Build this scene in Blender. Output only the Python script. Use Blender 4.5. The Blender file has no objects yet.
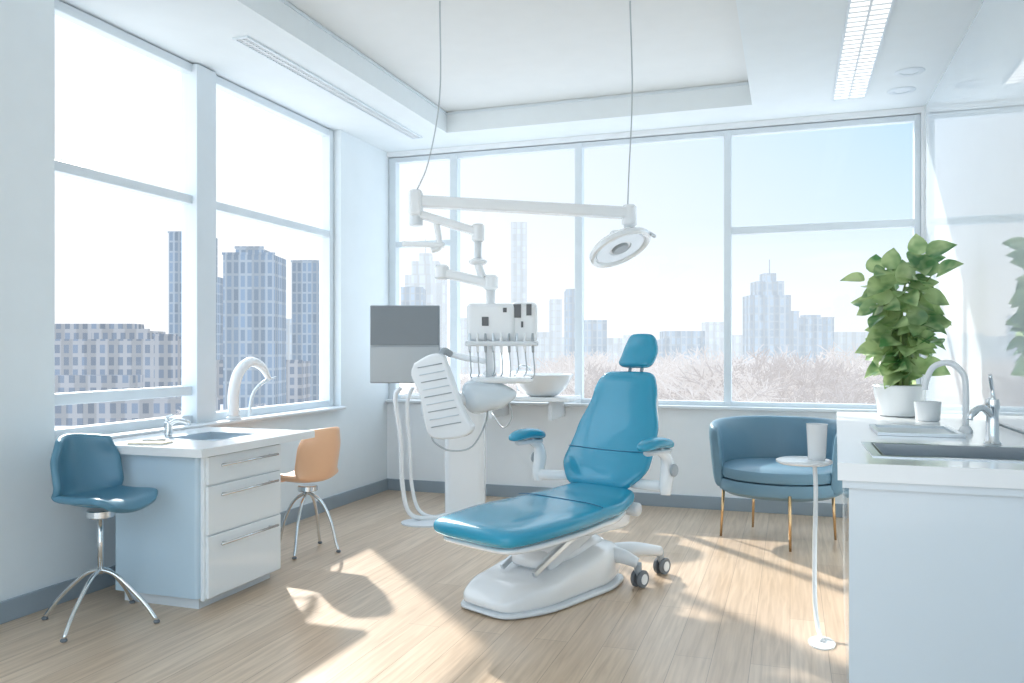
import bpy, bmesh, math, random
from mathutils import Vector, Matrix, noise
random.seed(7)
S=bpy.context.scene
try:
    S.view_settings.view_transform='Standard'
except Exception: pass
V=Vector
# ------------------------------------------------------------ materials
def mat(name,col,rough=.5,metal=0.,coat=0.,var=.03,scale=6.,emis=None,es=0.,trans=0.,bump=0.,ior=1.5,sheen=0.):
    m=bpy.data.materials.new(name); m.use_nodes=True
    nt=m.node_tree; b=nt.nodes['Principled BSDF']
    tc=nt.nodes.new('ShaderNodeTexCoord'); nz=nt.nodes.new('ShaderNodeTexNoise')
    nz.inputs['Scale'].default_value=scale; nz.inputs['Detail'].default_value=3
    nt.links.new(tc.outputs['Object'],nz.inputs['Vector'])
    mx=nt.nodes.new('ShaderNodeMix'); mx.data_type='RGBA'
    mx.inputs[6].default_value=(*[max(0,c*(1-var)) for c in col],1)
    mx.inputs[7].default_value=(*[min(1,c*(1+var)) for c in col],1)
    nt.links.new(nz.outputs['Fac'],mx.inputs[0]); nt.links.new(mx.outputs[2],b.inputs['Base Color'])
    b.inputs['Roughness'].default_value=rough; b.inputs['Metallic'].default_value=metal
    b.inputs['Coat Weight'].default_value=coat; b.inputs['IOR'].default_value=ior
    b.inputs['Sheen Weight'].default_value=sheen
    if emis: b.inputs['Emission Color'].default_value=(*emis,1); b.inputs['Emission Strength'].default_value=es
    if trans: b.inputs['Transmission Weight'].default_value=trans
    if bump:
        n2=nt.nodes.new('ShaderNodeTexNoise'); n2.inputs['Scale'].default_value=180
        nt.links.new(tc.outputs['Object'],n2.inputs['Vector'])
        bp=nt.nodes.new('ShaderNodeBump'); bp.inputs['Strength'].default_value=bump; bp.inputs['Distance'].default_value=.002
        nt.links.new(n2.outputs['Fac'],bp.inputs['Height']); nt.links.new(bp.outputs['Normal'],b.inputs['Normal'])
    return m
WALL=mat('wall_paint',(.77,.835,.87),.55)
WALLB=mat('back_wall_paint',(.86,.895,.92),.5)
CEIL=mat('ceiling_paint',(.78,.835,.86),.7)
CEIL2=mat('ceiling_tray_paint',(.78,.80,.795),.7)
GLOSSWALL=mat('gloss_wall_panel',(.74,.815,.86),.03,coat=.7,ior=1.7,var=.01)
FRAME=mat('window_frame_paint',(.70,.77,.82),.35)
BASE=mat('baseboard_grey',(.30,.36,.41),.5)
WHITE=mat('white_gloss_plastic',(.84,.865,.88),.18,coat=.3,var=.01)
WHITE2=mat('white_satin_plastic',(.72,.76,.79),.35,var=.01)
LACQ=mat('white_lacquer',(.84,.885,.91),.08,coat=.5,var=.01)
CABG=mat('cabinet_grey_lacquer',(.68,.755,.81),.15,coat=.4,var=.01)
BLUEG=mat('desk_side_panel',(.53,.67,.77),.35,var=.01)
GREYP=mat('grey_plastic',(.36,.40,.43),.35)
DARK=mat('dark_panel',(.035,.045,.055),.15,coat=.5)
SCR1=mat('screen_dark_grey',(.16,.19,.21),.25,coat=.1)
SCR2=mat('screen_light_grey',(.42,.46,.48),.3,coat=.1)
CHROME=mat('chrome',(.72,.75,.77),.12,metal=1.,var=.01)
STEEL=mat('brushed_steel',(.62,.66,.69),.28,metal=1.,var=.04)
GOLD=mat('brass_leg',(.75,.50,.27),.25,metal=1.)
BLUE=mat('blue_leather',(.025,.32,.49),.26,coat=.35,bump=.25)
BLUED=mat('blue_piping',(.01,.15,.28),.4)
SOFA=mat('slate_blue_leather',(.13,.25,.335),.42,bump=.3,coat=.1)
STB=mat('stool_blue_leather',(.09,.235,.335),.35,bump=.3,coat=.15)
ORNG=mat('orange_leather',(.90,.54,.33),.35,bump=.2,coat=.15)
RUB=mat('rubber_grey',(.16,.18,.20),.6)
HOSE=mat('hose_grey',(.46,.51,.54),.4)
SOIL=mat('soil',(.06,.04,.025),.9,var=.4,scale=60)
STEM=mat('plant_stem',(.20,.30,.08),.6,var=.2)
PAPER=mat('notepad_paper',(.80,.72,.55),.6)
LAMPM=mat('lamp_diffuser',(.9,.9,.9),.4,emis=(1,.98,.95),es=.75)
LENS=mat('light_lens',(.70,.77,.82),.1,coat=.8)
def leafmat():
    m=bpy.data.materials.new('leaf_green'); m.use_nodes=True; nt=m.node_tree; b=nt.nodes['Principled BSDF']
    oi=nt.nodes.new('ShaderNodeTexCoord'); nz=nt.nodes.new('ShaderNodeTexNoise'); nz.inputs['Scale'].default_value=9
    cr=nt.nodes.new('ShaderNodeValToRGB'); cr.color_ramp.elements[0].position=.36; cr.color_ramp.elements[1].position=.60
    cr.color_ramp.elements[0].color=(.11,.29,.10,1); cr.color_ramp.elements[1].color=(.58,.72,.36,1)
    nt.links.new(oi.outputs['Object'],nz.inputs['Vector']); nt.links.new(nz.outputs['Fac'],cr.inputs[0]); nt.links.new(cr.outputs[0],b.inputs['Base Color'])
    b.inputs['Roughness'].default_value=.25; b.inputs['Coat Weight'].default_value=.3
    tr=nt.nodes.new('ShaderNodeBsdfTranslucent'); nt.links.new(cr.outputs[0],tr.inputs[0])
    mx=nt.nodes.new('ShaderNodeMixShader'); mx.inputs[0].default_value=.45
    nt.links.new(b.outputs[0],mx.inputs[1]); nt.links.new(tr.outputs[0],mx.inputs[2]); nt.links.new(mx.outputs[0],nt.nodes['Material Output'].inputs[0])
    return m
LEAF=leafmat()
def glassmat():
    m=bpy.data.materials.new('window_glass'); m.use_nodes=True; nt=m.node_tree
    for n in list(nt.nodes):
        if n.type!='OUTPUT_MATERIAL': nt.nodes.remove(n)
    t=nt.nodes.new('ShaderNodeBsdfTransparent'); t.inputs[0].default_value=(.98,.99,.995,1)
    g=nt.nodes.new('ShaderNodeBsdfGlossy'); g.inputs['Roughness'].default_value=.02
    mx=nt.nodes.new('ShaderNodeMixShader'); mx.inputs[0].default_value=.025; nt.links.new(t.outputs[0],mx.inputs[1]); nt.links.new(g.outputs[0],mx.inputs[2])
    nt.links.new(mx.outputs[0],nt.nodes['Material Output'].inputs[0]); return m
GLASS=glassmat()
def floormat():
    m=bpy.data.materials.new('oak_plank_floor'); m.use_nodes=True; nt=m.node_tree; b=nt.nodes['Principled BSDF']; L=nt.links
    tc=nt.nodes.new('ShaderNodeTexCoord'); mp=nt.nodes.new('ShaderNodeMapping'); mp.inputs['Rotation'].default_value=(0,0,math.radians(90))
    L.new(tc.outputs['Object'],mp.inputs[0])
    br=nt.nodes.new('ShaderNodeTexBrick'); br.inputs['Scale'].default_value=1; br.inputs['Brick Width'].default_value=1.7; br.inputs['Row Height'].default_value=.15
    br.inputs['Mortar Size'].default_value=.0015; br.inputs['Mortar Smooth'].default_value=.2; br.offset=.37
    br.inputs['Color1'].default_value=(.72,.565,.425,1); br.inputs['Color2'].default_value=(.64,.485,.35,1); br.inputs['Mortar'].default_value=(.40,.28,.19,1)
    L.new(mp.outputs[0],br.inputs['Vector'])
    m2=nt.nodes.new('ShaderNodeMapping'); m2.inputs['Scale'].default_value=(34,1.6,1); L.new(tc.outputs['Object'],m2.inputs[0])
    nz=nt.nodes.new('ShaderNodeTexNoise'); nz.inputs['Scale'].default_value=1.5; nz.inputs['Detail'].default_value=7; nz.inputs['Distortion'].default_value=.6; L.new(m2.outputs[0],nz.inputs['Vector'])
    cr=nt.nodes.new('ShaderNodeValToRGB'); cr.color_ramp.elements[0].position=.3; cr.color_ramp.elements[0].color=(.80,.765,.72,1); cr.color_ramp.elements[1].position=.65; cr.color_ramp.elements[1].color=(1.05,1.05,1.04,1)
    L.new(nz.outputs['Fac'],cr.inputs[0])
    mx=nt.nodes.new('ShaderNodeMix'); mx.data_type='RGBA'; mx.blend_type='MULTIPLY'; mx.inputs[0].default_value=1
    L.new(br.outputs['Color'],mx.inputs[6]); L.new(cr.outputs[0],mx.inputs[7]); L.new(mx.outputs[2],b.inputs['Base Color'])
    b.inputs['Roughness'].default_value=.30; b.inputs['Coat Weight'].default_value=.22; b.inputs['Coat Roughness'].default_value=.15
    bp=nt.nodes.new('ShaderNodeBump'); bp.inputs['Strength'].default_value=.1; bp.inputs['Distance'].default_value=.003; L.new(nz.outputs['Fac'],bp.inputs['Height']); L.new(bp.outputs[0],b.inputs['Normal'])
    return m
FLOOR=floormat()
def bldmat(name,wall,win,haze,k,fw=2.4,fh=3.0,es=.8,mo=.45):
    m=bpy.data.materials.new(name); m.use_nodes=True; nt=m.node_tree; b=nt.nodes['Principled BSDF']; L=nt.links
    tc=nt.nodes.new('ShaderNodeTexCoord'); sp=nt.nodes.new('ShaderNodeSeparateXYZ'); L.new(tc.outputs['Object'],sp.inputs[0])
    ad=nt.nodes.new('ShaderNodeMath'); ad.operation='ADD'; L.new(sp.outputs[0],ad.inputs[0]); L.new(sp.outputs[1],ad.inputs[1])
    cb=nt.nodes.new('ShaderNodeCombineXYZ'); L.new(ad.outputs[0],cb.inputs[0]); L.new(sp.outputs[2],cb.inputs[1])
    br=nt.nodes.new('ShaderNodeTexBrick'); br.offset=0; br.inputs['Scale'].default_value=1; br.inputs['Brick Width'].default_value=fw; br.inputs['Row Height'].default_value=fh
    br.inputs['Mortar Size'].default_value=mo; br.inputs['Mortar Smooth'].default_value=.1
    br.inputs['Color1'].default_value=(*win,1); br.inputs['Color2'].default_value=(*[w*1.6 for w in win],1); br.inputs['Mortar'].default_value=(*wall,1)
    L.new(cb.outputs[0],br.inputs['Vector'])
    # broad vertical bays so the towers do not read as flat blocks
    wv=nt.nodes.new('ShaderNodeTexWave'); wv.bands_direction='X'; wv.inputs['Scale'].default_value=.055; L.new(cb.outputs[0],wv.inputs['Vector'])
    wr=nt.nodes.new('ShaderNodeMapRange'); wr.inputs[1].default_value=.4; wr.inputs[2].default_value=.6; wr.inputs[3].default_value=.78; wr.inputs[4].default_value=1.08; L.new(wv.outputs['Fac'],wr.inputs[0])
    wm=nt.nodes.new('ShaderNodeVectorMath'); wm.operation='SCALE'; L.new(br.outputs['Color'],wm.inputs[0]); L.new(wr.outputs[0],wm.inputs['Scale'])
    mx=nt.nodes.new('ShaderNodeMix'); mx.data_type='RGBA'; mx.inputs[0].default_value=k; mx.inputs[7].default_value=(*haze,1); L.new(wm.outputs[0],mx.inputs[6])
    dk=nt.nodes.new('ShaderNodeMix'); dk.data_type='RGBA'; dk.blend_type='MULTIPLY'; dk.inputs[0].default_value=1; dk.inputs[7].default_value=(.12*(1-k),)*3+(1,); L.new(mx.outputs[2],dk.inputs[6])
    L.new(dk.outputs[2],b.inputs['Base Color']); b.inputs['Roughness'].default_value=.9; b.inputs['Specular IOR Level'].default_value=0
    L.new(mx.outputs[2],b.inputs['Emission Color']); b.inputs['Emission Strength'].default_value=es  # facades glow with their haze-mixed colour: aerial haze painted in
    return m
# ------------------------------------------------------------ mesh helpers
def finish(name,bm,m,parent=None,smooth=False,mods=None):
    bmesh.ops.recalc_face_normals(bm,faces=bm.faces[:])
    me=bpy.data.meshes.new(name); bm.to_mesh(me); bm.free()
    if smooth:
        for p in me.polygons: p.use_smooth=True
    me.materials.append(m); o=bpy.data.objects.new(name,me); S.collection.objects.link(o)
    if parent: o.parent=parent
    return o
def empty(name,loc=(0,0,0),rz=0):
    o=bpy.data.objects.new(name,None); S.collection.objects.link(o); o.location=loc; o.rotation_euler=(0,0,rz); o.empty_display_size=.1; return o
def box(name,x0,x1,y0,y1,z0,z1,m,parent=None,bev=0.,M=None,seg=3):
    bm=bmesh.new(); bmesh.ops.create_cube(bm,size=1)
    for v in bm.verts: v.co=V(((x0+x1)/2+v.co.x*(x1-x0),(y0+y1)/2+v.co.y*(y1-y0),(z0+z1)/2+v.co.z*(z1-z0)))
    if bev: bmesh.ops.bevel(bm,geom=bm.edges[:],offset=bev,segments=seg,affect='EDGES',profile=.5)
    if M: bm.transform(M)
    return finish(name,bm,m,parent)
def multibox(name,bl,m,parent=None,bev=0.):
    bm=bmesh.new()
    for (x0,x1,y0,y1,z0,z1) in bl:
        t=bmesh.new(); bmesh.ops.create_cube(t,size=1)
        for v in t.verts: v.co=V(((x0+x1)/2+v.co.x*(x1-x0),(y0+y1)/2+v.co.y*(y1-y0),(z0+z1)/2+v.co.z*(z1-z0)))
        if bev: bmesh.ops.bevel(t,geom=t.edges[:],offset=bev,segments=2,affect='EDGES',profile=.5)
        me=bpy.data.meshes.new('t'); t.to_mesh(me); t.free(); bm.from_mesh(me); bpy.data.meshes.remove(me)
    return finish(name,bm,m,parent)
def quads(name,qs,m,parent):
    bm=bmesh.new()
    for q in qs: bm.faces.new([bm.verts.new(p) for p in q])
    return finish(name,bm,m,parent)
def prism(name,pts,a,b,m,parent=None,bev=0.,M=None,smooth=False):
    bm=bmesh.new(); lo=[bm.verts.new((p[0],p[1],a)) for p in pts]; hi=[bm.verts.new((p[0],p[1],b)) for p in pts]
    n=len(pts); bm.faces.new(lo[::-1]); bm.faces.new(hi)
    for i in range(n): bm.faces.new((lo[i],lo[(i+1)%n],hi[(i+1)%n],hi[i]))
    bmesh.ops.recalc_face_normals(bm,faces=bm.faces[:])
    if bev:
        es=[e for e in bm.edges if abs(e.verts[0].co.z-e.verts[1].co.z)<1e-6]
        bmesh.ops.bevel(bm,geom=es,offset=bev,segments=3,affect='EDGES',profile=.5)
    if M: bm.transform(M)
    return finish(name,bm,m,parent,smooth)
def rrect(x0,x1,y0,y1,r,n=6):
    o=[]
    for cx,cy,a in ((x1-r,y1-r,0),(x0+r,y1-r,90),(x0+r,y0+r,180),(x1-r,y0+r,270)):
        for i in range(n+1):
            t=math.radians(a+90*i/n); o.append((cx+r*math.cos(t),cy+r*math.sin(t)))
    return o
def smoothpts(pts,k=6):
    pts=[V(p) for p in pts]; P=[pts[0]*2-pts[1]]+pts+[pts[-1]*2-pts[-2]]; o=[]
    for i in range(1,len(P)-2):
        for j in range(k):
            t=j/k; a,b,c,d=P[i-1],P[i],P[i+1],P[i+2]
            o.append(.5*((2*b)+(-a+c)*t+(2*a-5*b+4*c-d)*t*t+(-a+3*b-3*c+d)*t**3))
    o.append(pts[-1]); return o
def tube(name,pts,r,m,parent=None,sm=True,n=12,k=6,flat=1.):
    rr=r if isinstance(r,(list,tuple)) else None
    P=smoothpts(pts,k) if sm and len(pts)>2 else [V(p) for p in pts]
    N=len(P); bm=bmesh.new(); rings=[]; up=None
    for i,p in enumerate(P):
        t=(P[min(i+1,N-1)]-P[max(i-1,0)]).normalized()
        if up is None:
            up=V((0,0,1)) if abs(t.z)<.9 else V((0,1,0))
        s=t.cross(up).normalized(); up=s.cross(t).normalized()
        if rr:
            f=i/(N-1)*(len(rr)-1); a=int(min(f,len(rr)-2)); q=rr[a]+(rr[a+1]-rr[a])*(f-a)
        else: q=r
        rings.append([bm.verts.new(p+(s*math.cos(2*math.pi*j/n)*flat+up*math.sin(2*math.pi*j/n))*q) for j in range(n)])
    for a,b in zip(rings,rings[1:]):
        for j in range(n): bm.faces.new((a[j],a[(j+1)%n],b[(j+1)%n],b[j]))
    bm.faces.new(rings[0]); bm.faces.new(rings[-1][::-1])
    o=finish(name,bm,m,parent,True); return o
def lathe(name,prof,m,parent=None,loc=(0,0,0),axis=None,n=36,sx=1,sy=1):
    bm=bmesh.new(); rings=[]
    for r,z in prof:
        r=max(r,.0004)
        rings.append([bm.verts.new((r*sx*math.cos(2*math.pi*j/n),r*sy*math.sin(2*math.pi*j/n),z)) for j in range(n)])
    for a,b in zip(rings,rings[1:]):
        for j in range(n): bm.faces.new((a[j],a[(j+1)%n],b[(j+1)%n],b[j]))
    if prof[0][0]<.01: bm.faces.new(rings[0][::-1])
    if prof[-1][0]<.01: bm.faces.new(rings[-1])
    M=Matrix.Translation(V(loc))
    if axis is not None: M=M@V((0,0,1)).rotation_difference(V(axis).normalized()).to_matrix().to_4x4()
    bm.transform(M)
    o=finish(name,bm,m,parent,True)
    md=o.modifiers.new('es','EDGE_SPLIT'); md.split_angle=math.radians(40)
    return o
def cyl(name,c,r,h,m,parent=None,axis=None,bev=.004,n=32):
    return lathe(name,[(0,0),(r-bev,0),(r,bev),(r,h-bev),(r-bev,h),(0,h)],m,parent,c,axis,n)
def pad(name,path,hw,ht,m,parent=None,p=5.,pt=10.,e=3.5,N=36,Mn=40):
    bm=bmesh.new(); rings=[]
    for i in range(N+1):
        t=(1-math.cos(math.pi*i/N))/2; t=min(max(t,.0002),.9998); q=abs(2*t-1)
        fw=(1-q**p)**(1/p); ft=(1-q**pt)**(1/2.2)
        c,R,U=path(t); ring=[]
        for j in range(Mn):
            a=2*math.pi*j/Mn; ca,sa=math.cos(a),math.sin(a)
            x=math.copysign(abs(ca)**(2/e),ca); y=math.copysign(abs(sa)**(2/e),sa)
            ring.append(bm.verts.new(c+R*(hw(t)*fw*x)+U*(ht(t)*ft*y)))
        rings.append(ring)
    for a,b in zip(rings,rings[1:]):
        for j in range(Mn): bm.faces.new((a[j],a[(j+1)%Mn],b[(j+1)%Mn],b[j]))
    bm.faces.new(rings[0][::-1]); bm.faces.new(rings[-1])
    return finish(name,bm,m,parent,True)
def interp(keys):
    def f(t):
        for (a,va),(b,vb) in zip(keys,keys[1:]):
            if t<=b:
                s=(t-a)/(b-a); s=s*s*(3-2*s); return va+(vb-va)*s
        return keys[-1][1]
    return f
def slabhole(name,O,H,z0,z1,m,parent=None):
    bm=bmesh.new(); vs=[]
    for z in (z0,z1):
        vs.append(([bm.verts.new((*p,z)) for p in O],[bm.verts.new((*p,z)) for p in H]))
    for o,h in vs:
        for i in range(4): j=(i+1)%4; bm.faces.new((o[i],o[j],h[j],h[i]))
    for k in (0,1):
        for i in range(4): j=(i+1)%4; bm.faces.new((vs[0][k][i],vs[0][k][j],vs[1][k][j],vs[1][k][i]))
    return finish(name,bm,m,parent)
def link(name,a,b,w,h,m,parent,bev=.01):
    a=V(a);b=V(b);d=b-a; L=d.length
    d=d.normalized(); yv=V((0,0,1)).cross(d)
    yv=yv.normalized() if yv.length>1e-3 else V((0,1,0)); zv=d.cross(yv)
    M=Matrix((d,yv,zv)).transposed().to_4x4(); M.translation=a
    return box(name,-h*.3,L+h*.3,-w/2,w/2,-h/2,h/2,m,parent,bev,M)
# ------------------------------------------------------------ room
XL,XR,YB,ZC=-3.42,.93,6.6,3.02
Y0=-1.0
W0=3.09
box('floor',XL-.2,XR+.15,Y0,YB+.2,-.12,0,FLOOR)
multibox('wall_left',[(XL-.2,XL,Y0,W0,0,3.3),(XL-.2,XL,5.8,YB+.2,0,3.3),(XL-.2,XL,W0,5.8,0,.78),(XL-.2,XL,W0,5.8,3.02,3.3)],WALL)
multibox('wall_back',[(XL,XR,YB,YB+.2,0,.78),(XL,XR,YB,YB+.2,2.98,3.3),(.905,XR,YB,YB+.2,.78,2.98)],WALLB)
box('wall_right',XR,XR+.15,Y0,YB+.2,0,3.3,GLOSSWALL)
box('trim_1',XR-.014,XR,Y0,4.68,.92,3.0,GLOSSWALL)
slabhole('ceiling',[(XL,Y0),(XR,Y0),(XR,YB),(XL,YB)],[(-2.65,.8),(-.26,.8),(-.26,6.16),(-2.65,6.16)],ZC,ZC+.17,CEIL)
box('ceiling_tray',XL-.2,XR+.15,Y0,YB+.2,3.19,3.3,CEIL2)
multibox('trim_2',[(-2.65,-.26,6.15,6.16,3.165,3.178),(-2.65,-2.64,.8,6.16,3.165,3.178)],FRAME)
box('baseboard_left',XL,XL+.018,Y0,YB,0,.10,BASE,bev=.003)
box('baseboard_back',XL+.02,XR,YB-.018,YB,0,.10,BASE,bev=.003)
def frameobj(name,bars,bars2,qs,sill):
    e=empty(name); multibox('mullions',bars,FRAME,e,.006); multibox('transoms',bars2,FRAME,e,.006)
    quads('glass',qs,GLASS,e); box('sill',*sill,WHITE2,e,.008)
    return e
x0,x1=XL-.14,XL-.06
xg=XL-.10
def gx(a,b,c,d): return [(xg,a,c),(xg,b,c),(xg,b,d),(xg,a,d)]
frameobj('window_1',[(x0,x1,W0+.005,W0+.06,.785,3.015),(x0,x1,5.735,5.795,.785,3.015),(x0-.01,x1+.03,4.15,4.33,.79,3.012)],
  [(x0+.005,x1-.006,W0+.03,5.76,.785,.85),(x0+.005,x1-.006,W0+.03,5.76,2.96,3.014),(x0+.006,x1-.006,W0+.03,4.2,2.15,2.205),(x0+.006,x1-.006,4.3,5.76,2.15,2.205),(x0+.006,x1-.006,W0+.03,4.2,.97,1.03)],
  [gx(W0+.05,4.17,.83,2.98),gx(4.31,5.75,.83,2.98)],(XL-.1,XL+.06,W0+.01,5.79,.778,.80))
y0,y1=YB+.03,YB+.11
wx=[(XL,XL+.07),(-2.825,-2.755),(-1.70,-1.635),(-.495,-.435),(.86,.904)]
yg=YB+.07
frameobj('window_2',[(a+.002,b,y0,y1,.785,2.975) for a,b in wx],[(XL+.004,.90,y0+.006,y1-.006,.785,.845),(XL+.004,.90,y0+.006,y1-.006,2.93,2.975),(XL+.05,-2.80,y0+.006,y1-.006,2.17,2.22),(-.45,.88,y0+.006,y1-.006,2.155,2.215)],
  [[(wx[i][1]-.02,yg,.83),(wx[i+1][0]+.02,yg,.83),(wx[i+1][0]+.02,yg,2.94),(wx[i][1]-.02,yg,2.94)] for i in range(4)],(XL+.01,XR-.01,YB-.05,YB+.05,.782,.81))
# ceiling fixtures
def grille(name,X0,X1,Ya,Yb,m,slats,n):
    e=empty(name); z=ZC
    multibox('rim',[(X0,X0+.012,Ya,Yb,z-.012,z),(X1-.012,X1,Ya,Yb,z-.012,z),(X0,X1,Ya-.012,Ya,z-.012,z),(X0,X1,Yb,Yb+.012,z-.012,z)],FRAME,e)
    box('panel',X0+.012,X1-.012,Ya,Yb,z-.004,z,m,e)
    multibox('slats',[(X0+.012,X1-.012,Ya+(Yb-Ya)*i/n-.004,Ya+(Yb-Ya)*i/n+.004,z-.010,z-.004) for i in range(1,n)]+[((X0+X1)/2-.006,(X0+X1)/2+.006,Ya,Yb,z-.011,z-.004)],slats,e)
    return e
grille('air_vent',-2.99,-2.89,3.9,6.2,WHITE2,WHITE2,80)
grille('linear_ceiling_light',.28,.50,3.2,6.20,LAMPM,WHITE2,44)
for i,(a,b) in enumerate([(.72,5.75),(.72,6.15)]):
    lathe('reflection_ring',[(0,0),(.05,0),(.052,-.004),(.085,-.004),(.09,0)],FRAME,None,(a,b,ZC-.001))  # unlit discs added to imitate ring reflections near the glossy wall
# ------------------------------------------------------------ dental chair
C=empty('dental_chair',(-1.36,3.36,0),math.radians(-25))
X_=V((1,0,0))
zc=interp([(0,.435),(.45,.455),(.75,.47),(1,.50)])
def sp(t):
    y=t*1.04; z=zc(t); dz=(zc(min(1,t+.01))-zc(max(0,t-.01)))/.0208
    U=V((0,-dz,1)).normalized(); return V((0,y,z)),X_,U
hwS=interp([(0,.275),(.35,.305),(.7,.28),(1,.22)])
pad('seat_cushion',sp,hwS,lambda t:.048,BLUE,C,p=8,pt=18,e=3.4)
def sp2(t):
    c,R,U=sp(.03+t*.93); return c-U*.056,R,U
pad('seat_shell',sp2,lambda t:hwS(t)*.93,lambda t:.024,WHITE,C,p=6)
tube('seat_seam',[(hwS(.62)*s*.97,.64,zc(.62)+.049-.012*abs(s)**6) for s in (-1,-.9,-.6,0,.6,.9,1)],.0022,BLUED,C)
BX=-.045
B0=V((BX,1.0,.51)); ang=math.radians(62); D=V((0,math.cos(ang),math.sin(ang))); Nn=V((0,-math.sin(ang),math.cos(ang)))
def bp(t):
    bow=.035*math.sin(math.pi*min(1,t*1.1)); return B0+D*(t*.69)-Nn*bow+Nn*.02,X_,(Nn+D*(.18*math.cos(math.pi*t))).normalized()
hwB=interp([(0,.215),(.22,.280),(.5,.265),(.8,.21),(1,.185)])
pad('backrest_cushion',bp,hwB,lambda t:.042,BLUE,C,p=8,pt=14,e=3)
def bp2(t):
    c,R,U=bp(.05+.9*t); return c-U*.05,R,U
pad('backrest_shell',bp2,lambda t:hwB(t)*.92,lambda t:.022,WHITE,C,p=6)
c0,_,u0=bp(.30)
tube('backrest_seam',[c0+V((hwB(.30)*s*.97,0,0))+u0*(.043-.016*abs(s)**6)+D*(.012*s*s) for s in (-.98,-.8,-.5,0,.5,.8,.98)],.0022,BLUED,C)
H0=B0+D*.715+V((.02,0,0))
def hp(t): return H0+D*(t*.205)+Nn*(.03-.02*math.sin(math.pi*t)),X_,Nn
pad('headrest_cushion',hp,interp([(0,.112),(.5,.112),(1,.088)]),lambda t:.036,BLUE,C,p=5.5,pt=10,e=2.8)
for q in (-.03,.05): tube('headrest_post',[B0+D*.60-Nn*.045+V((q,0,0)),B0+D*.70-Nn*.015+V((q,0,0)),B0+D*.80-Nn*.005+V((q,0,0))],.010,GREYP,C)
pad('seat_carrier',lambda t:(V((0,.52+t*.56,.375-.0*t)),X_,V((0,0,1))),lambda t:.16,interp([(0,.03),(.5,.05),(1,.055)]),WHITE,C,p=5,e=4)
tube('back_hinge',[(-.21,1.02,.43),(.21,1.02,.43)],.035,WHITE2,C,sm=False,n=20)
tube('back_support',[V((0,1.0,.40)),V((0,1.08,.46)),B0+D*.2-Nn*.075,B0+D*.45-Nn*.07],[.06,.06,.045,.03],WHITE,C,flat=1.6)
for s,xx,yy in (('l',-.42,.87),('r',.355,.97)):
    sg=-1 if s=='l' else 1
    pad('armrest_pad_'+s,lambda t,xx=xx,yy=yy:(V((xx,yy-.14+t*.27,.77+.02*math.sin(math.pi*t))),X_,V((0,0,1))),lambda t:.048,lambda t:.028,BLUE,C,p=2.6,pt=4,e=2.6)
    tube('armrest_bracket_'+s,[(xx,yy+.02,.75),(xx,yy+.08,.715),(xx,yy+.10,.65),(xx,yy+.085,.57),(xx,yy+.08,.52)],[.022,.032,.042,.038,.03],WHITE,C,flat=.8)
    tube('armrest_crossbar_'+s,[(xx,yy+.085,.56),(xx-sg*.06,yy+.10,.555),(BX+sg*.19,1.06,.555)],[.032,.028,.026],WHITE,C)
    tube('armrest_plate_'+s,[(xx,yy-.08,.742),(xx,yy+.10,.742)],.014,WHITE2,C,sm=False,flat=1.8)
    cyl('armrest_knob_'+s,(xx+sg*.03,yy+.10,.645),.032,.016,GREYP,C,axis=(sg,0,0))
top=interp([(0,.085),(.2,.125),(.5,.18),(.75,.225),(1,.215)])
bx=-.13
pad('base_hull',lambda t:(V((bx,.22+t*.96,.012+top(t)/2)),X_,V((0,0,1))),interp([(0,.19),(.3,.23),(.7,.22),(1,.17)]),lambda t:top(t)/2,WHITE,C,p=5,pt=9,e=4.5)
pad('base_plinth',lambda t:(V((bx,.21+t*.99,.016)),X_,V((0,0,1))),interp([(0,.20),(.3,.245),(.7,.23),(1,.18)]),lambda t:.016,WHITE2,C,p=5,pt=12,e=5)
pad('base_cover',lambda t:(V((bx,.50+t*.56,.20+.03*t)),X_,V((0,0,1))),lambda t:.135,lambda t:.045,WHITE,C,p=3.5,pt=7,e=3)
for k,xx in enumerate((-.225,-.01)):
    link('lift_arm_%d'%(k+1),(xx,.58,.20),(xx+.05,.92,.37),.035,.08,WHITE2,C,.012)
    link('lift_rod_%d'%(k+1),(xx+.01,.46,.17),(xx+.05,.78,.35),.022,.03,STEEL,C,.006)
tube('lift_piston',[(bx,.82,.2),(bx+.05,.66,.37)],.028,STEEL,C,sm=False)
pad('lift_cover',lambda t:(V((bx+.04,.60+t*.36,.21+.15*t)),X_,V((0,-.4,1)).normalized()),lambda t:.10,lambda t:.06,WHITE,C,p=4,e=4)
def caster(i,x,y,s=.046):
    tube('caster_arm_%d'%i,[(bx+.05,1.0,.15),((x+bx)/2+.05,(y+1.0)/2,.165),(x,y,.13)],[.05,.042,.028],WHITE2,C)
    for q in (-.02,.02):
        cyl('caster_wheel_%d'%i,(x+q-.010,y+.02,s),s,.020,RUB,C,axis=(1,0,0))
        cyl('caster_cap_%d'%i,(x+q+(.008 if q>0 else -.012),y+.02,s),s*.6,.004,WHITE,C,axis=(1,0,0))
    tube('caster_fork_%d'%i,[(x,y,.13),(x,y+.005,.09),(x,y+.02,s)],[.022,.02,.008],GREYP,C)
caster(1,.15,1.10); caster(2,.09,1.40); caster(3,-.30,1.34)
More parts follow.
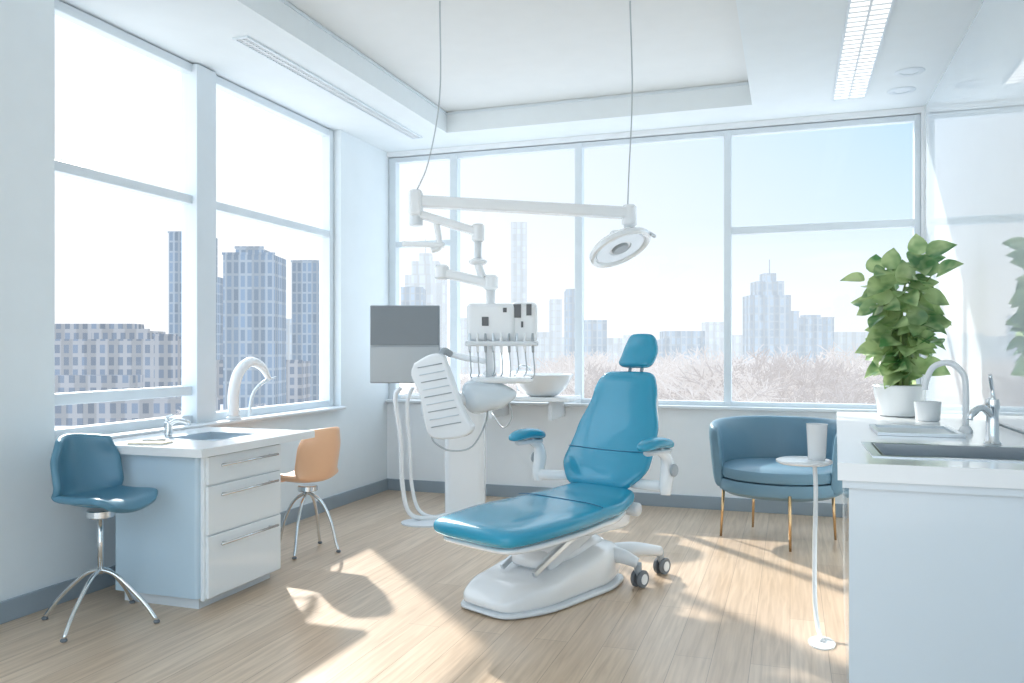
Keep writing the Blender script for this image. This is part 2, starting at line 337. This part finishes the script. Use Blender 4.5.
# ------------------------------------------------------------ delivery unit
R=math.radians(18.73)
U=empty('dental_delivery_unit',(-1.798,5.303,0),R)
link('main_arm',(-.66,0,2.265),(.79,0,2.185),.09,.08,WHITE,U,.02)
box('arm_end_block',-.70,-.61,-.06,.06,2.16,2.34,WHITE,U,.025)
cyl('arm_pivot',(-.655,0,2.10),.045,.08,WHITE2,U)
cyl('arm_tip_pivot',(.80,0,2.09),.05,.15,WHITE,U,bev=.015)
link('second_arm',(-.63,0,2.175),(-.235,0,2.055),.07,.055,WHITE,U,.015)
cyl('joint_upper',(-.232,0,1.99),.042,.12,WHITE,U,bev=.012)
tube('drop_upper',[(-.232,0,2.0),(-.232,0,1.84)],.024,WHITE2,U,sm=False)
lathe('joint_disc',[(0,0),(.05,0),(.062,.012),(.062,.025),(.03,.04),(0,.04)],WHITE,U,(-.232,0,1.835))
tube('hook_arm',[(-.52,0,2.14),(-.50,0,2.02),(-.50,0,1.95),(-.55,0,1.93)],.02,WHITE,U)
link('hook_lever',(-.74,0,1.975),(-.47,0,1.965),.04,.035,WHITE,U)
tube('drop_mid',[(-.232,0,1.84),(-.215,0,1.78),(-.20,0,1.745)],.026,WHITE,U)
link('third_arm',(-.47,0,1.775),(-.16,0,1.705),.075,.065,WHITE,U,.02)
cyl('joint_left',(-.48,0,1.73),.05,.10,WHITE,U,bev=.015)
cyl('joint_post',(-.145,0,1.66),.05,.10,WHITE,U,bev=.015)
tube('post',[(-.145,0,1.68),(-.145,0,1.08)],.03,WHITE,U,sm=False,n=20)
box('control_head',-.30,.02,-.16,.12,1.30,1.56,WHITE,U,.03,seg=4)
box('control_head_side',-.01,.17,-.14,.10,1.30,1.57,WHITE,U,.035,seg=4)
box('control_display',-.20,-.155,-.166,-.158,1.41,1.47,DARK,U,.002)
multibox('control_dark_panel',[(.01,.06,-.147,-.138,1.465,1.555),(.095,.13,-.147,-.138,1.48,1.555),(-.06,-.035,-.167,-.158,1.50,1.53),(.06,.075,-.147,-.138,1.40,1.44)],DARK,U)
box('instrument_bar',-.31,.175,-.21,-.15,1.275,1.31,WHITE2,U,.012)
for i in range(9):
    xx=-.28+i*.052
    tube('handpiece_%d'%(i+1),[(xx,-.195,1.36),(xx,-.195,1.30),(xx+.003,-.19,1.235)],[.007,.011,.008],[STEEL,WHITE,GREYP][i%3],U)
    tube('handpiece_hose_%d'%(i+1),[(xx+.003,-.19,1.24),(xx+.01,-.17,1.12-.02*(i%3)),(xx-.02-(xx+.1)*.2,-.06,1.06),(-.10,0,1.075)],.0045,HOSE,U,n=6)
pad('unit_tray',lambda t:(V((-.28+t*.42,-.05,1.05)),V((0,1,0)),V((0,0,1))),lambda t:.16,lambda t:.025,WHITE,U,p=3,e=4)
pad('unit_bowl',lambda t:(V((-.33+t*.36,-.12,.93+.03*t)),V((0,1,0)),V((-.2,0,1)).normalized()),interp([(0,.15),(1,.09)]),interp([(0,.13),(.6,.095),(1,.05)]),CABG,U,p=2.6,pt=4,e=2.6)
tube('neck',[(-.145,0,1.10),(-.20,.12,1.0),(-.30,.42,.93),(-.35,.60,.90)],[.04,.05,.055,.05],WHITE,U)
prism('pedestal',rrect(-.50,-.20,.46,.74,.05),0,.93,WHITE,U,bev=.02)
tilt=Matrix.Translation((-.46,-.33,.965))@Matrix.Rotation(math.radians(-22),4,'Z')@Matrix.Rotation(math.radians(90),4,'X')
pp=smoothpts([(-.18,.20),(-.07,.255),(.015,.255),(.065,.16),(.17,-.10),(.235,-.20),(.17,-.265),(-.02,-.285),(-.09,-.22),(-.14,0),(-.20,.12),(-.18,.20)],4)[:-1]
prism('instrument_panel',[(p.x,p.y) for p in pp],-.035,.035,WHITE,U,bev=.016,M=tilt)
for i in range(9):
    f=i/8; a=V((-.145+.10*f,.17-.38*f,.037)); b=V((.03+.135*f,.20-.37*f,.037))
    tube('panel_rib_%d'%(i+1),[tilt@a,tilt@(a*.6+b*.4),tilt@b],.0035,CABG if i%2 else GREYP,U,sm=False,n=6)
tube('panel_hinge',[(-.47,-.30,1.20),(-.44,-.28,1.245),(-.40,-.25,1.22)],.022,GREYP,U)
tube('panel_arm',[(-.38,-.24,.93),(-.26,-.12,.93),(-.145,0,1.05)],[.035,.04,.035],WHITE,U)
tube('panel_cable',[(-.52,-.33,.72),(-.50,-.33,.66),(-.40,-.30,.60),(-.26,-.24,.62),(-.17,-.14,.78),(-.16,-.08,.92)],.006,HOSE,U,n=8)
tube('bowl_cable',[(-.03,-.1,.92),(.0,-.08,.80),(-.06,0,.72),(-.14,.2,.8)],.005,HOSE,U,n=8)
tube('floor_tube_a',[(-.80,.30,.98),(-.84,.30,.90),(-.80,.30,.60),(-.79,.30,.30),(-.74,.30,.08),(-.60,.34,.03),(-.46,.5,.03)],.017,WHITE,U)
tube('floor_tube_b',[(-.72,.34,.98),(-.76,.34,.85),(-.74,.34,.55),(-.73,.34,.30),(-.68,.34,.10),(-.58,.40,.03),(-.46,.55,.03)],.014,WHITE,U)
lathe('floor_tube_foot',[(0,0),(.15,0),(.15,.01),(.11,.02),(0,.025)],WHITE2,U,(-.62,.32,0),sx=1.2)
ax=V((.34,-.36,-.87)).normalized(); hc=V((.73,-.02,1.955))
lathe('light_head',[(0,-.055),(.07,-.05),(.10,-.03),(.19,-.024),(.218,.0),(.218,.028),(.20,.036),(.185,.028),(.18,.014),(.10,.012),(.0,.012)],WHITE,U,hc,axis=ax,n=48)
lathe('light_lens',[(.075,.013),(.08,.020),(.17,.020),(.175,.013)],LENS,U,hc,axis=ax,n=48)
lathe('light_core',[(0,.03),(.05,.03),(.06,.02),(.06,.008),(0,.008)],GREYP,U,hc,axis=ax)
tube('light_yoke',[(.80,0,2.12),(.79,0,2.06),(.755,0,2.035),(.74,-.01,2.0)],[.035,.03,.035,.04],WHITE,U)
box('light_housing',.67,.80,-.05,.05,1.985,2.065,WHITE,U,.02,seg=4)
tube('light_handle',[hc+V((.15,.05,.08)),hc+V((.20,0,.09)),hc+V((.23,-.06,.06))],.012,WHITE2,U)
box('monitor_casing',-.985,-.50,.08,.115,1.02,1.56,GREYP,U,.008)
box('monitor_screen_upper',-.978,-.507,.073,.081,1.285,1.553,SCR1,U,.002)
box('monitor_screen_lower',-.978,-.507,.073,.081,1.027,1.270,SCR2,U,.002)
box('monitor_mount',-.80,-.70,.115,.16,1.22,1.38,GREYP,U,.01)
tube('monitor_arm',[(-.75,.15,1.30),(-.55,.22,1.26),(-.35,.12,1.20),(-.16,.01,1.17)],.022,WHITE,U)
cz=3.185
tube('cord_left',[(-.655,0,2.33),(-.55,-.22,2.48),(-.44,-.62,2.78),(-.40,-1.05,cz)],.0045,HOSE,U,n=8)
tube('cord_right',[(.79,0,2.23),(.77,-.20,2.42),(.73,-.62,2.80),(.655,-1.05,cz)],.0045,HOSE,U,n=8)
Lg=empty('wall_ledge_counter')
prism('top',rrect(XL+.35,-1.62,6.14,6.6-.051,.03),.845,.88,WHITE,Lg,bev=.008)
multibox('brackets',[(x,x+.03,6.2,YB-.003,.70,.845) for x in (-2.9,-2.3,-1.8)],WHITE2,Lg)
Cu=empty('cuspidor_basin',(-1.88,6.30,.8805))
lathe('bowl',[(.07,0),(.12,.006),(.19,.06),(.245,.165),(.252,.172),(.245,.178),(.175,.08),(.09,.025),(.0,.018)],WHITE,Cu)
tube('spout',[(-.2,0,.02),(-.215,0,.18),(-.18,0,.24),(-.12,0,.23),(-.10,0,.19)],.01,CHROME,Cu)
lathe('bowl_base',[(0,0),(.09,0),(.08,.01),(0,.01)],WHITE2,Cu)
# ------------------------------------------------------------ desk left
Dk=empty('reception_desk')
slabhole('tabletop',[(XL+.065,3.16),(-2.60,3.16),(-2.60,4.12),(XL+.065,4.12)],[(-3.12,3.48),(-2.78,3.48),(-2.78,3.86),(-3.12,3.86)],.745,.785,WHITE,Dk)
box('tabletop_back',XL+.004,XL+.065,3.16,4.12,.745,.775,WHITE,Dk)
multibox('sink_basin',[(-3.12,-2.78,3.48,3.86,.66,.665),(-3.125,-3.115,3.48,3.86,.66,.787),(-2.785,-2.775,3.48,3.86,.66,.787),(-3.12,-2.78,3.475,3.485,.66,.787),(-3.12,-2.78,3.855,3.865,.66,.787)],STEEL,Dk)
prism('cabinet_body',rrect(-3.18,-2.675,3.22,3.86,.02),.06,.745,BLUEG,Dk)
box('toe_kick',-3.15,-2.70,3.26,3.83,0,.06,WHITE2,Dk)
box('front_panel',-2.676,-2.655,3.24,3.86,.045,.745,LACQ,Dk,.004)
for i,(a,b) in enumerate(((.60,.735),(.36,.592),(.055,.352))):
    box('drawer_front_%d'%(i+1),-2.656,-2.640,3.255,3.845,a,b,LACQ,Dk,.003)
    zz=b-.045
    tube('drawer_handle_%d'%(i+1),[(-2.612,3.32,zz),(-2.612,3.78,zz)],.0065,CHROME,Dk,sm=False)
    for q in (3.36,3.74): tube('handle_post_%d'%(i+1),[(-2.642,q,zz),(-2.612,q,zz)],.005,CHROME,Dk,sm=False)
box('support_panel',XL+.03,-3.18,3.8,3.86,.0,.745,LACQ,Dk)
Fa=empty('desk_faucet',(-3.20,3.62,.785))
cyl('body',(0,0,0),.022,.075,CHROME,Fa); tube('spout',[(0,0,.06),(.05,.01,.085),(.11,.02,.075),(.125,.02,.06)],[.016,.014,.012,.011],CHROME,Fa)
tube('lever',[(0,0,.075),(-.01,0,.10),(.05,-.02,.115)],[.014,.009,.006],CHROME,Fa)
Np=empty('notepad',(-3.0,3.27,.786),.25)
box('pages',-.09,.09,-.05,.05,0,.010,PAPER,Np,.002); box('cover',-.095,.095,-.055,.055,-.0005,.0025,WHITE2,Np,.001)
tube('pen',[(-.05,.02,.015),(.06,.035,.015)],.004,GREYP,Np,sm=False)
Al=empty('arched_sill_lamp',(XL+.0,4.46,.80))
tube('arch',[(0,0,.02),(0,0,.17),(0,.05,.30),(0,.17,.37),(0,.30,.335),(0,.38,.25)],[.036,.036,.036,.034,.029,.018],WHITE,Al,n=20)
lathe('foot',[(0,0),(.05,0),(.05,.012),(.03,.025),(0,.025)],WHITE2,Al)
tube('inner_arc',[(0,.16,.01),(0,.20,.15),(0,.32,.23),(0,.46,.26)],[.010,.012,.012,.006],CABG,Al)
# ------------------------------------------------------------ stools
def stool(name,loc,rz,sz,m,hub,spread,bh):
    e=empty(name,loc,rz); bm=bmesh.new(); nu=14; g=[]
    prof=smoothpts([(0,.205,-.03),(0,.17,0),(0,.02,-.005),(0,-.10,.0),(0,-.155,.03),(0,-.185,.10),(0,-.205,bh*.6),(0,-.225,bh)],5)
    K_=len(prof)-1
    for i,p in enumerate(prof):
        v=i/K_; row=[]
        w=interp([(0,.13),(.15,.175),(.45,.185),(.7,.19),(.88,.19),(1,.15)])(v)
        back=max(0,min(1,(v-.35)/.4)); back=back*back*(3-2*back)
        for j in range(nu+1):
            u=-1+2*j/nu
            row.append(bm.verts.new((u*w,p.y+back*.12*u*u,p.z+(1-back)*.03*u*u+back*(-.012*u*u)+.05*u*u*back*(1-back)*2)))
        g.append(row)
    for a,b in zip(g,g[1:]):
        for j in range(nu): bm.faces.new((a[j],a[j+1],b[j+1],b[j]))
    bm.transform(Matrix.Translation((0,0,sz)))
    o=finish('shell',bm,m,e,True); md=o.modifiers.new('s','SOLIDIFY'); md.thickness=.034; md.offset=-1
    md=o.modifiers.new('b','SUBSURF'); md.levels=1; md.render_levels=1
    pad('seat_pad',lambda t:(V((0,-.10+t*.26,sz+.014)),X_,V((0,0,1))),lambda t:.13,lambda t:.016,m,e,p=3,e=3)
    cyl('hub',(0,0,sz-.065),.06,.035,CHROME,e)
    tube('column',[(0,0,sz-.05),(0,0,hub)],.013,CHROME,e,sm=False,n=16)
    for k in range(4):
        a=math.radians(20+90*k); c,s=math.cos(a)*spread,math.sin(a)*spread
        P=[(0,0,hub+.02),(c*.3,s*.3,hub-.01),(c*.75,s*.75,hub*.45),(c,s,.012)]
        if hub>.3: P=[(0,0,hub+.02),(c*.45,s*.45,hub-.04),(c*.75,s*.75,hub*.55),(c*.9,s*.9,hub*.2),(c,s,.012)]
        tube('leg_%d'%(k+1),P,.0095,CHROME,e)
        cyl('foot_%d'%(k+1),(c,s,0),.014,.014,RUB,e)
    return e
stool('bar_stool',(-3.01,2.97,0),math.radians(-96),.545,STB,.22,.27,.31)
stool('bar_stool',(-2.84,4.42,0),math.radians(80),.44,ORNG,.35,.20,.34)
# ------------------------------------------------------------ barrel chair
Bc=empty('barrel_armchair',(-.07,5.72,0),math.radians(-8))
lathe('seat_drum',[(0,.30),(.34,.30),(.385,.325),(.395,.36),(.385,.40),(.0,.41)],SOFA,Bc,sy=.88)
lathe('seat_cushion',[(0,.395),(.33,.395),(.375,.41),(.385,.44),(.375,.475),(.33,.495),(.2,.505),(0,.508)],SOFA,Bc,sy=.88)
bm=bmesh.new(); rings=[]; NA=44
for i in range(NA+1):
    f=i/NA; a=math.radians(-28+236*f); q=abs(2*f-1); er=(1-q**18)**.5 if q<1 else .02
    er=max(er,.05)
    topz=.785-.05*q**3; botz=.33; r0=.40; c,s=math.cos(a),math.sin(a)*.9; ring=[]
    for j in range(24):
        b=2*math.pi*j/24; cb,sb=math.cos(b),math.sin(b)
        x=math.copysign(abs(cb)**.6,cb)*.042*er; z=math.copysign(abs(sb)**.45,sb)*(topz-botz)/2*(.85+.15*er)
        flare=.02*(z/.2)
        rr=r0+x+flare; ring.append(bm.verts.new((c*rr,s*rr,(topz+botz)/2+z)))
    rings.append(ring)
for a,b in zip(rings,rings[1:]):
    for j in range(24): bm.faces.new((a[j],a[(j+1)%24],b[(j+1)%24],b[j]))
bm.faces.new(rings[0]); bm.faces.new(rings[-1][::-1])
finish('wrap_back',bm,SOFA,Bc,True)
for k,(x,y) in enumerate(((-.36,-.10),(.12,-.34),(.34,.12),(-.22,.28))):
    tube('leg_%d'%(k+1),[(x*.95,y*.95,.34),(x,y,0)],[.011,.008],GOLD,Bc,sm=False)
# ------------------------------------------------------------ side table with cup
St=empty('side_table',(.06,3.95,0))
lathe('top',[(0,.735),(.11,.735),(.122,.742),(.122,.75),(.11,.755),(0,.755)],WHITE,St)
tube('stem',[(.045,.0,.74),(.05,-.01,.60),(.045,-.02,.35),(.045,-.06,.14),(.055,-.15,.045),(.07,-.24,.014)],.010,WHITE,St)
lathe('foot',[(0,0),(.055,0),(.055,.006),(.02,.014),(0,.014)],WHITE,St,(.068,-.22,0),sy=1.5)
Cp=empty('paper_cup',(.115,3.96,.7555))
lathe('cup',[(0,0),(.036,0),(.038,.004),(.045,.155),(.047,.16),(.043,.16),(.036,.012),(0,.01)],WHITE,Cp)
# ------------------------------------------------------------ counter right
K=empty('sink_counter')
O=[(.14,2.74),(XR-.015,2.74),(XR-.015,5.0),(.25,5.0)]
Hs=[(.29,2.95),(.80,2.95),(.80,3.32),(.29,3.32)]
slabhole('worktop',O,Hs,.845,.90,WHITE,K)
prism('worktop_edge',[(.155,2.755),(XR-.017,2.755),(XR-.017,2.80),(.20,2.80),(.29,4.96),(.262,4.96)],.82,.8455,CABG,K)
prism('cabinet_body',[(.175,2.775),(XR-.016,2.775),(XR-.016,2.94),(.27,2.94),(.27,3.34),(XR-.016,3.34),(XR-.016,4.96),(.28,4.96)],.0,.83,CABG,K)
box('cabinet_under_sink',.26,XR-.016,2.93,3.35,0,.70,CABG,K)
multibox('sink_basin',[(.29,.80,2.95,3.32,.74,.745),(.285,.293,2.945,3.325,.74,.904),(.797,.805,2.945,3.325,.74,.904),(.285,.805,2.942,2.953,.74,.904),(.285,.805,3.317,3.328,.74,.904)],STEEL,K)
multibox('sink_rim',[(.255,.29,2.915,3.355,.9,.904),(.80,.835,2.915,3.355,.9,.904),(.29,.80,2.915,2.95,.9,.904),(.29,.80,3.32,3.355,.9,.904)],STEEL,K)
Dr=empty('drain_tray')
slabhole('rim',[(.34,3.66),(.66,3.66),(.66,4.05),(.34,4.05)],[(.360,3.68),(.64,3.68),(.64,4.03),(.360,4.03)],.901,.914,STEEL,Dr)
box('tray_floor',.345,.655,3.665,4.045,.9005,.904,WHITE2,Dr)
Gf=empty('gooseneck_faucet',(.70,3.88,.90))
lathe('collar',[(0,0),(.028,0),(.028,.01),(.018,.03),(0,.03)],WHITE,Gf)
tube('neck',[(0,0,.02),(0,0,.18),(-.01,0,.25),(-.06,0,.295),(-.12,0,.28),(-.15,0,.22),(-.155,0,.18)],.0125,WHITE,Gf,n=16)
tube('lever',[(0,0,.06),(.03,-.02,.08),(.05,-.05,.12)],.006,CHROME,Gf)
Ct=empty('chrome_mixer_tap',(.70,3.40,.90))
lathe('body',[(0,0),(.028,0),(.03,.01),(.022,.02),(.020,.13),(.024,.14),(.022,.17),(0,.175)],CHROME,Ct)
tube('spout',[(0,0,.11),(-.04,-.04,.14),(-.08,-.08,.125),(-.09,-.085,.10)],[.014,.012,.011,.011],CHROME,Ct)
tube('lever',[(0,0,.17),(0,.0,.20),(-.01,-.01,.26)],[.012,.006,.007],CHROME,Ct)
Sc=empty('small_white_jar',(.645,4.50,.9005))
lathe('jar',[(0,0),(.05,0),(.055,.006),(.062,.09),(.064,.095),(.058,.095),(.05,.012),(0,.01)],WHITE,Sc)
# ------------------------------------------------------------ plant
Pl=empty('potted_rubber_plant',(.55,4.78,.9005))
lathe('pot',[(0,0),(.095,0),(.105,.006),(.13,.15),(.135,.158),(.130,.165),(.120,.162),(.115,.13),(0,.13)],WHITE,Pl)
lathe('soil',[(0,.145),(.10,.145),(.118,.138)],SOIL,Pl)
def addleaf(bm,pos,dirv,nrm,L):
    d=dirv.normalized(); s=d.cross(nrm).normalized(); n=s.cross(d).normalized()
    st=[0,.06,.18,.36,.55,.74,.9,1.]; wd=[.03,.24,.38,.42,.38,.26,.10,0.]
    prev=None
    for t,w in zip(st,wd):
        c=pos+d*(L*t)-n*(L*.30*t*t); row=[bm.verts.new(c+s*(k*w*L)+n*(abs(k)*w*L*.3)) for k in (-1,-.5,0,.5,1)]
        if prev:
            for j in range(4): bm.faces.new((prev[j],prev[j+1],row[j+1],row[j]))
        prev=row
bm=bmesh.new(); stems=[]
random.seed(21)
for i in range(12):
    a=i*2.4+.5; sp_=.05+.085*random.random(); hh=.34+.42*random.random() if i else .84
    if i==1: hh=.74
    pts=[V((.03*math.cos(a),.03*math.sin(a),.13)),V((.05*math.cos(a),.05*math.sin(a),.13+hh*.4)),V((sp_*math.cos(a)+.01,sp_*math.sin(a),.13+hh*.75)),V((sp_*1.3*math.cos(a)+.02,sp_*1.3*math.sin(a),.08+hh*.92))]
    sp3=smoothpts(pts,6); stems.append(sp3)
    tube('stem_%d'%(i+1),pts,[.009,.007,.005,.003],STEM,Pl,n=8)
for si,st in enumerate(stems):
    n=len(st)
    for k in range(3,n,1):
        if random.random()<.12: continue
        p=st[k]; a=random.uniform(0,6.283); el=random.uniform(-.5,.5)
        d=V((math.cos(a),math.sin(a)*.95,el)); q=p+V((d.x,d.y,.25*abs(el)))*random.uniform(.01,.065)
        nrm=V((random.uniform(-.8,.4),random.uniform(-1.3,-.2),.8))
        L=random.uniform(.09,.15)
        addleaf(bm,q,d,nrm,L)
    addleaf(bm,st[-1],V((random.uniform(-.4,.2),random.uniform(-.3,.3),1)),V((0,-1,.3)),.12)
finish('leaves',bm,LEAF,Pl,True)
# ------------------------------------------------------------ outside city
city=empty('city_skyline',(0,0,0),R)
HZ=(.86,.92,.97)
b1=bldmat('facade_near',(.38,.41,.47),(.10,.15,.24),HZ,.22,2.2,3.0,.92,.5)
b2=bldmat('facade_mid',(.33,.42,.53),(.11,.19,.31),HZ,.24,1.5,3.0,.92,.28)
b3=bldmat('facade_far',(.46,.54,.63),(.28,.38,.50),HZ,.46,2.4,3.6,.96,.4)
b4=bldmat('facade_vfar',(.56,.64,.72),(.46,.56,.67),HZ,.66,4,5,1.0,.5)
GZ=-14
def bld(name,lat,dep,w,d,top,m,roof=True,step=False):
    bl=[(lat-w/2,lat+w/2,dep,dep+d,GZ,top)]
    if roof: bl+=[(lat-w*.3,lat+w*.2,dep+d*.3,dep+d*.7,top,top+w*.10),(lat-w/2-.2,lat+w/2+.2,dep-.2,dep+.4,top,top+.5)]
    if step: bl+=[(lat-w*.34,lat+w*.34,dep+.6,dep+d*.8,top,top+w*.35),(lat-w*.15,lat+w*.15,dep+1,dep+d*.6,top,top+w*.55),(lat-.2,lat+.2,dep+2,dep+2.4,top,top+w*.9)]
    multibox(name,bl,m,city)
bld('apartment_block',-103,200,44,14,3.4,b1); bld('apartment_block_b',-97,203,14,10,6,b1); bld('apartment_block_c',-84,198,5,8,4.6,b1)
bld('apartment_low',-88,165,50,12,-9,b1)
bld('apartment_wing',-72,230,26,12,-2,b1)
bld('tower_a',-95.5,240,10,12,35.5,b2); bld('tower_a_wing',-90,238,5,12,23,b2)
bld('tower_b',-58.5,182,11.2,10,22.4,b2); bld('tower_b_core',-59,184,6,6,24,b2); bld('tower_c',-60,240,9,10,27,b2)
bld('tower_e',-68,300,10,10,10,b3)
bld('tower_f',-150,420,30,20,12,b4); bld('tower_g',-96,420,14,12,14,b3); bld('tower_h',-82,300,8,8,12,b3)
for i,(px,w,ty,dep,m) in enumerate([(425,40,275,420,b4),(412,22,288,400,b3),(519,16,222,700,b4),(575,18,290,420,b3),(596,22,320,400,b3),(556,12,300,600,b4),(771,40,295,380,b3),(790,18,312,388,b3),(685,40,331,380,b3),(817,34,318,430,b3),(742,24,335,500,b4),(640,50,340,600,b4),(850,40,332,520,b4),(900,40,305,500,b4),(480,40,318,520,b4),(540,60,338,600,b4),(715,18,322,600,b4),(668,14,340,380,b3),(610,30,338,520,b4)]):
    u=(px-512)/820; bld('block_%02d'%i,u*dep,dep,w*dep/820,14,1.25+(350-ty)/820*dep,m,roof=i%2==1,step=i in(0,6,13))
GROUND_GLOW=mat('glowing_ground',(.30,.31,.33),.9,emis=(.80,.84,.88),es=.80,scale=.05)  # whitish glow put into the ground so it blends with the horizon sky
box('ground_outside',-1500,1500,8,2500,GZ-1,GZ,GROUND_GLOW)
FR=mat('frosted_branches',(.13,.125,.125),.9,emis=(.78,.745,.74),es=.85,var=.35,scale=.5)  # pale branches also glow: daylight put into the emission colour
tr=empty('frosted_trees',(0,0,0),R)
tm=[]
for s in range(4):
    random.seed(50+s); bm=bmesh.new()
    def br(p,d,L,r,lv):
        q=p+d*L; sx=d.orthogonal().normalized(); sy=d.cross(sx); A=[];B=[]
        for j in range(3):
            a=j*2.094; o=sx*math.cos(a)+sy*math.sin(a); A.append(bm.verts.new(p+o*r)); B.append(bm.verts.new(q+o*r*.7))
        for j in range(3): bm.faces.new((A[j],A[(j+1)%3],B[(j+1)%3],B[j]))
        if lv==0: return
        for _ in range(3 if lv<4 else 4):
            nd=(d+V((random.gauss(0,.6),random.gauss(0,.6),random.gauss(.05,.35)))).normalized()
            br(p+d*L*random.uniform(.6,1),nd,L*random.uniform(.66,.82),max(r*.62,.028),lv-1)
    br(V((0,0,0)),V((0,0,1)),4.0,.26,6)
    zs=sorted(v.co.z for v in bm.verts)
    bm.transform(Matrix.Scale(13.2/zs[int(len(zs)*.985)],4))
    me=bpy.data.meshes.new('tree'); bm.to_mesh(me); bm.free(); me.materials.append(FR); tm.append(me)
FR2=mat('shadowed_branches',(.10,.09,.09),.9,emis=(.60,.57,.57),es=.85,var=.3,scale=.5)  # darker copy of the branch material, shade put into colour and glow
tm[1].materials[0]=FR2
random.seed(9)
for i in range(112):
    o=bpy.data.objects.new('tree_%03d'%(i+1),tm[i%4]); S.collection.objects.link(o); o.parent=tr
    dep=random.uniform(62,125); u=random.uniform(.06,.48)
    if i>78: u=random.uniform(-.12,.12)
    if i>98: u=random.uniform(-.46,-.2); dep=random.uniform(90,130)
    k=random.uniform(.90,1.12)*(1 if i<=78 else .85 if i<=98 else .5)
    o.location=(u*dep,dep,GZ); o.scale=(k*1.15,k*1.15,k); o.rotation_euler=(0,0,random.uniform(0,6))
# ------------------------------------------------------------ light
sd=V((.82,-.88,-.76)).normalized()
sun=bpy.data.lights.new('sun','SUN'); sun.energy=6.2; sun.angle=math.radians(1.6); sun.color=(1,.95,.88)
so=bpy.data.objects.new('sun',sun); S.collection.objects.link(so); so.rotation_euler=sd.to_track_quat('-Z','Y').to_euler(); so.location=(-10,15,12)
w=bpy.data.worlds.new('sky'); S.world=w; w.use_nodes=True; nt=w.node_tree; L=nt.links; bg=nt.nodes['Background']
tc=nt.nodes.new('ShaderNodeTexCoord'); sp=nt.nodes.new('ShaderNodeSeparateXYZ'); L.new(tc.outputs['Generated'],sp.inputs[0])
cr=nt.nodes.new('ShaderNodeValToRGB'); e=cr.color_ramp.elements
e[0].position=0; e[0].color=(.93,.96,.98,1); e[1].position=1; e[1].color=(.60,.76,.95,1)
for p,c in ((.06,(.86,.93,.98,1)),(.15,(.64,.82,.97,1)),(.30,(.46,.70,.93,1)),(.45,(.70,.84,.97,1))):
    k=e.new(p); k.color=c
L.new(sp.outputs[2],cr.inputs[0])
dt=nt.nodes.new('ShaderNodeVectorMath'); dt.operation='DOT_PRODUCT'; dt.inputs[1].default_value=(-.80,.60,0); L.new(tc.outputs['Generated'],dt.inputs[0])
mr=nt.nodes.new('ShaderNodeMapRange'); mr.inputs[1].default_value=.45; mr.inputs[2].default_value=.92; mr.inputs[3].default_value=0; mr.inputs[4].default_value=.92; L.new(dt.outputs['Value'],mr.inputs[0])
nz=nt.nodes.new('ShaderNodeTexNoise'); nz.inputs['Scale'].default_value=3; nz.inputs['Detail'].default_value=5
mp=nt.nodes.new('ShaderNodeMapping'); mp.inputs['Scale'].default_value=(1,1,5); L.new(tc.outputs['Generated'],mp.inputs[0]); L.new(mp.outputs[0],nz.inputs['Vector'])
m0=nt.nodes.new('ShaderNodeMapRange'); m0.inputs[1].default_value=.5; m0.inputs[2].default_value=.8; m0.inputs[4].default_value=.7; L.new(nz.outputs['Fac'],m0.inputs[0])
mxx=nt.nodes.new('ShaderNodeMath'); mxx.operation='MAXIMUM'; L.new(mr.outputs[0],mxx.inputs[0]); L.new(m0.outputs[0],mxx.inputs[1])
mx=nt.nodes.new('ShaderNodeMix'); mx.data_type='RGBA'; mx.inputs[7].default_value=(.98,.98,.98,1); L.new(mxx.outputs[0],mx.inputs[0]); L.new(cr.outputs[0],mx.inputs[6]); L.new(mx.outputs[2],bg.inputs[0])
# added fill light: sky boosted above the view and behind the camera
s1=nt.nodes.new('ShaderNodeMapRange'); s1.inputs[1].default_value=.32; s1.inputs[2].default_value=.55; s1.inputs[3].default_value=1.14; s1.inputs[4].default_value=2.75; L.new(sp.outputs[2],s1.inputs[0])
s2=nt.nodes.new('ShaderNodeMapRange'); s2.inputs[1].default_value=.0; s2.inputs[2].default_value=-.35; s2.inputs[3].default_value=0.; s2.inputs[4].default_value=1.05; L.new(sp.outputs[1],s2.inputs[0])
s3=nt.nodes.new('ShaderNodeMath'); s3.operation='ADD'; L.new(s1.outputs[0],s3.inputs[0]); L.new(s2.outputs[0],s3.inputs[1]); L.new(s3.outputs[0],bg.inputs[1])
# ------------------------------------------------------------ camera
cam=bpy.data.cameras.new('camera'); cam.sensor_width=36; cam.lens=36*820/1024; cam.shift_y=8.5/1024
co=bpy.data.objects.new('camera',cam); S.collection.objects.link(co); co.location=(0,0,1.25); co.rotation_euler=(math.radians(90),0,R); cam.clip_end=5000
S.camera=co
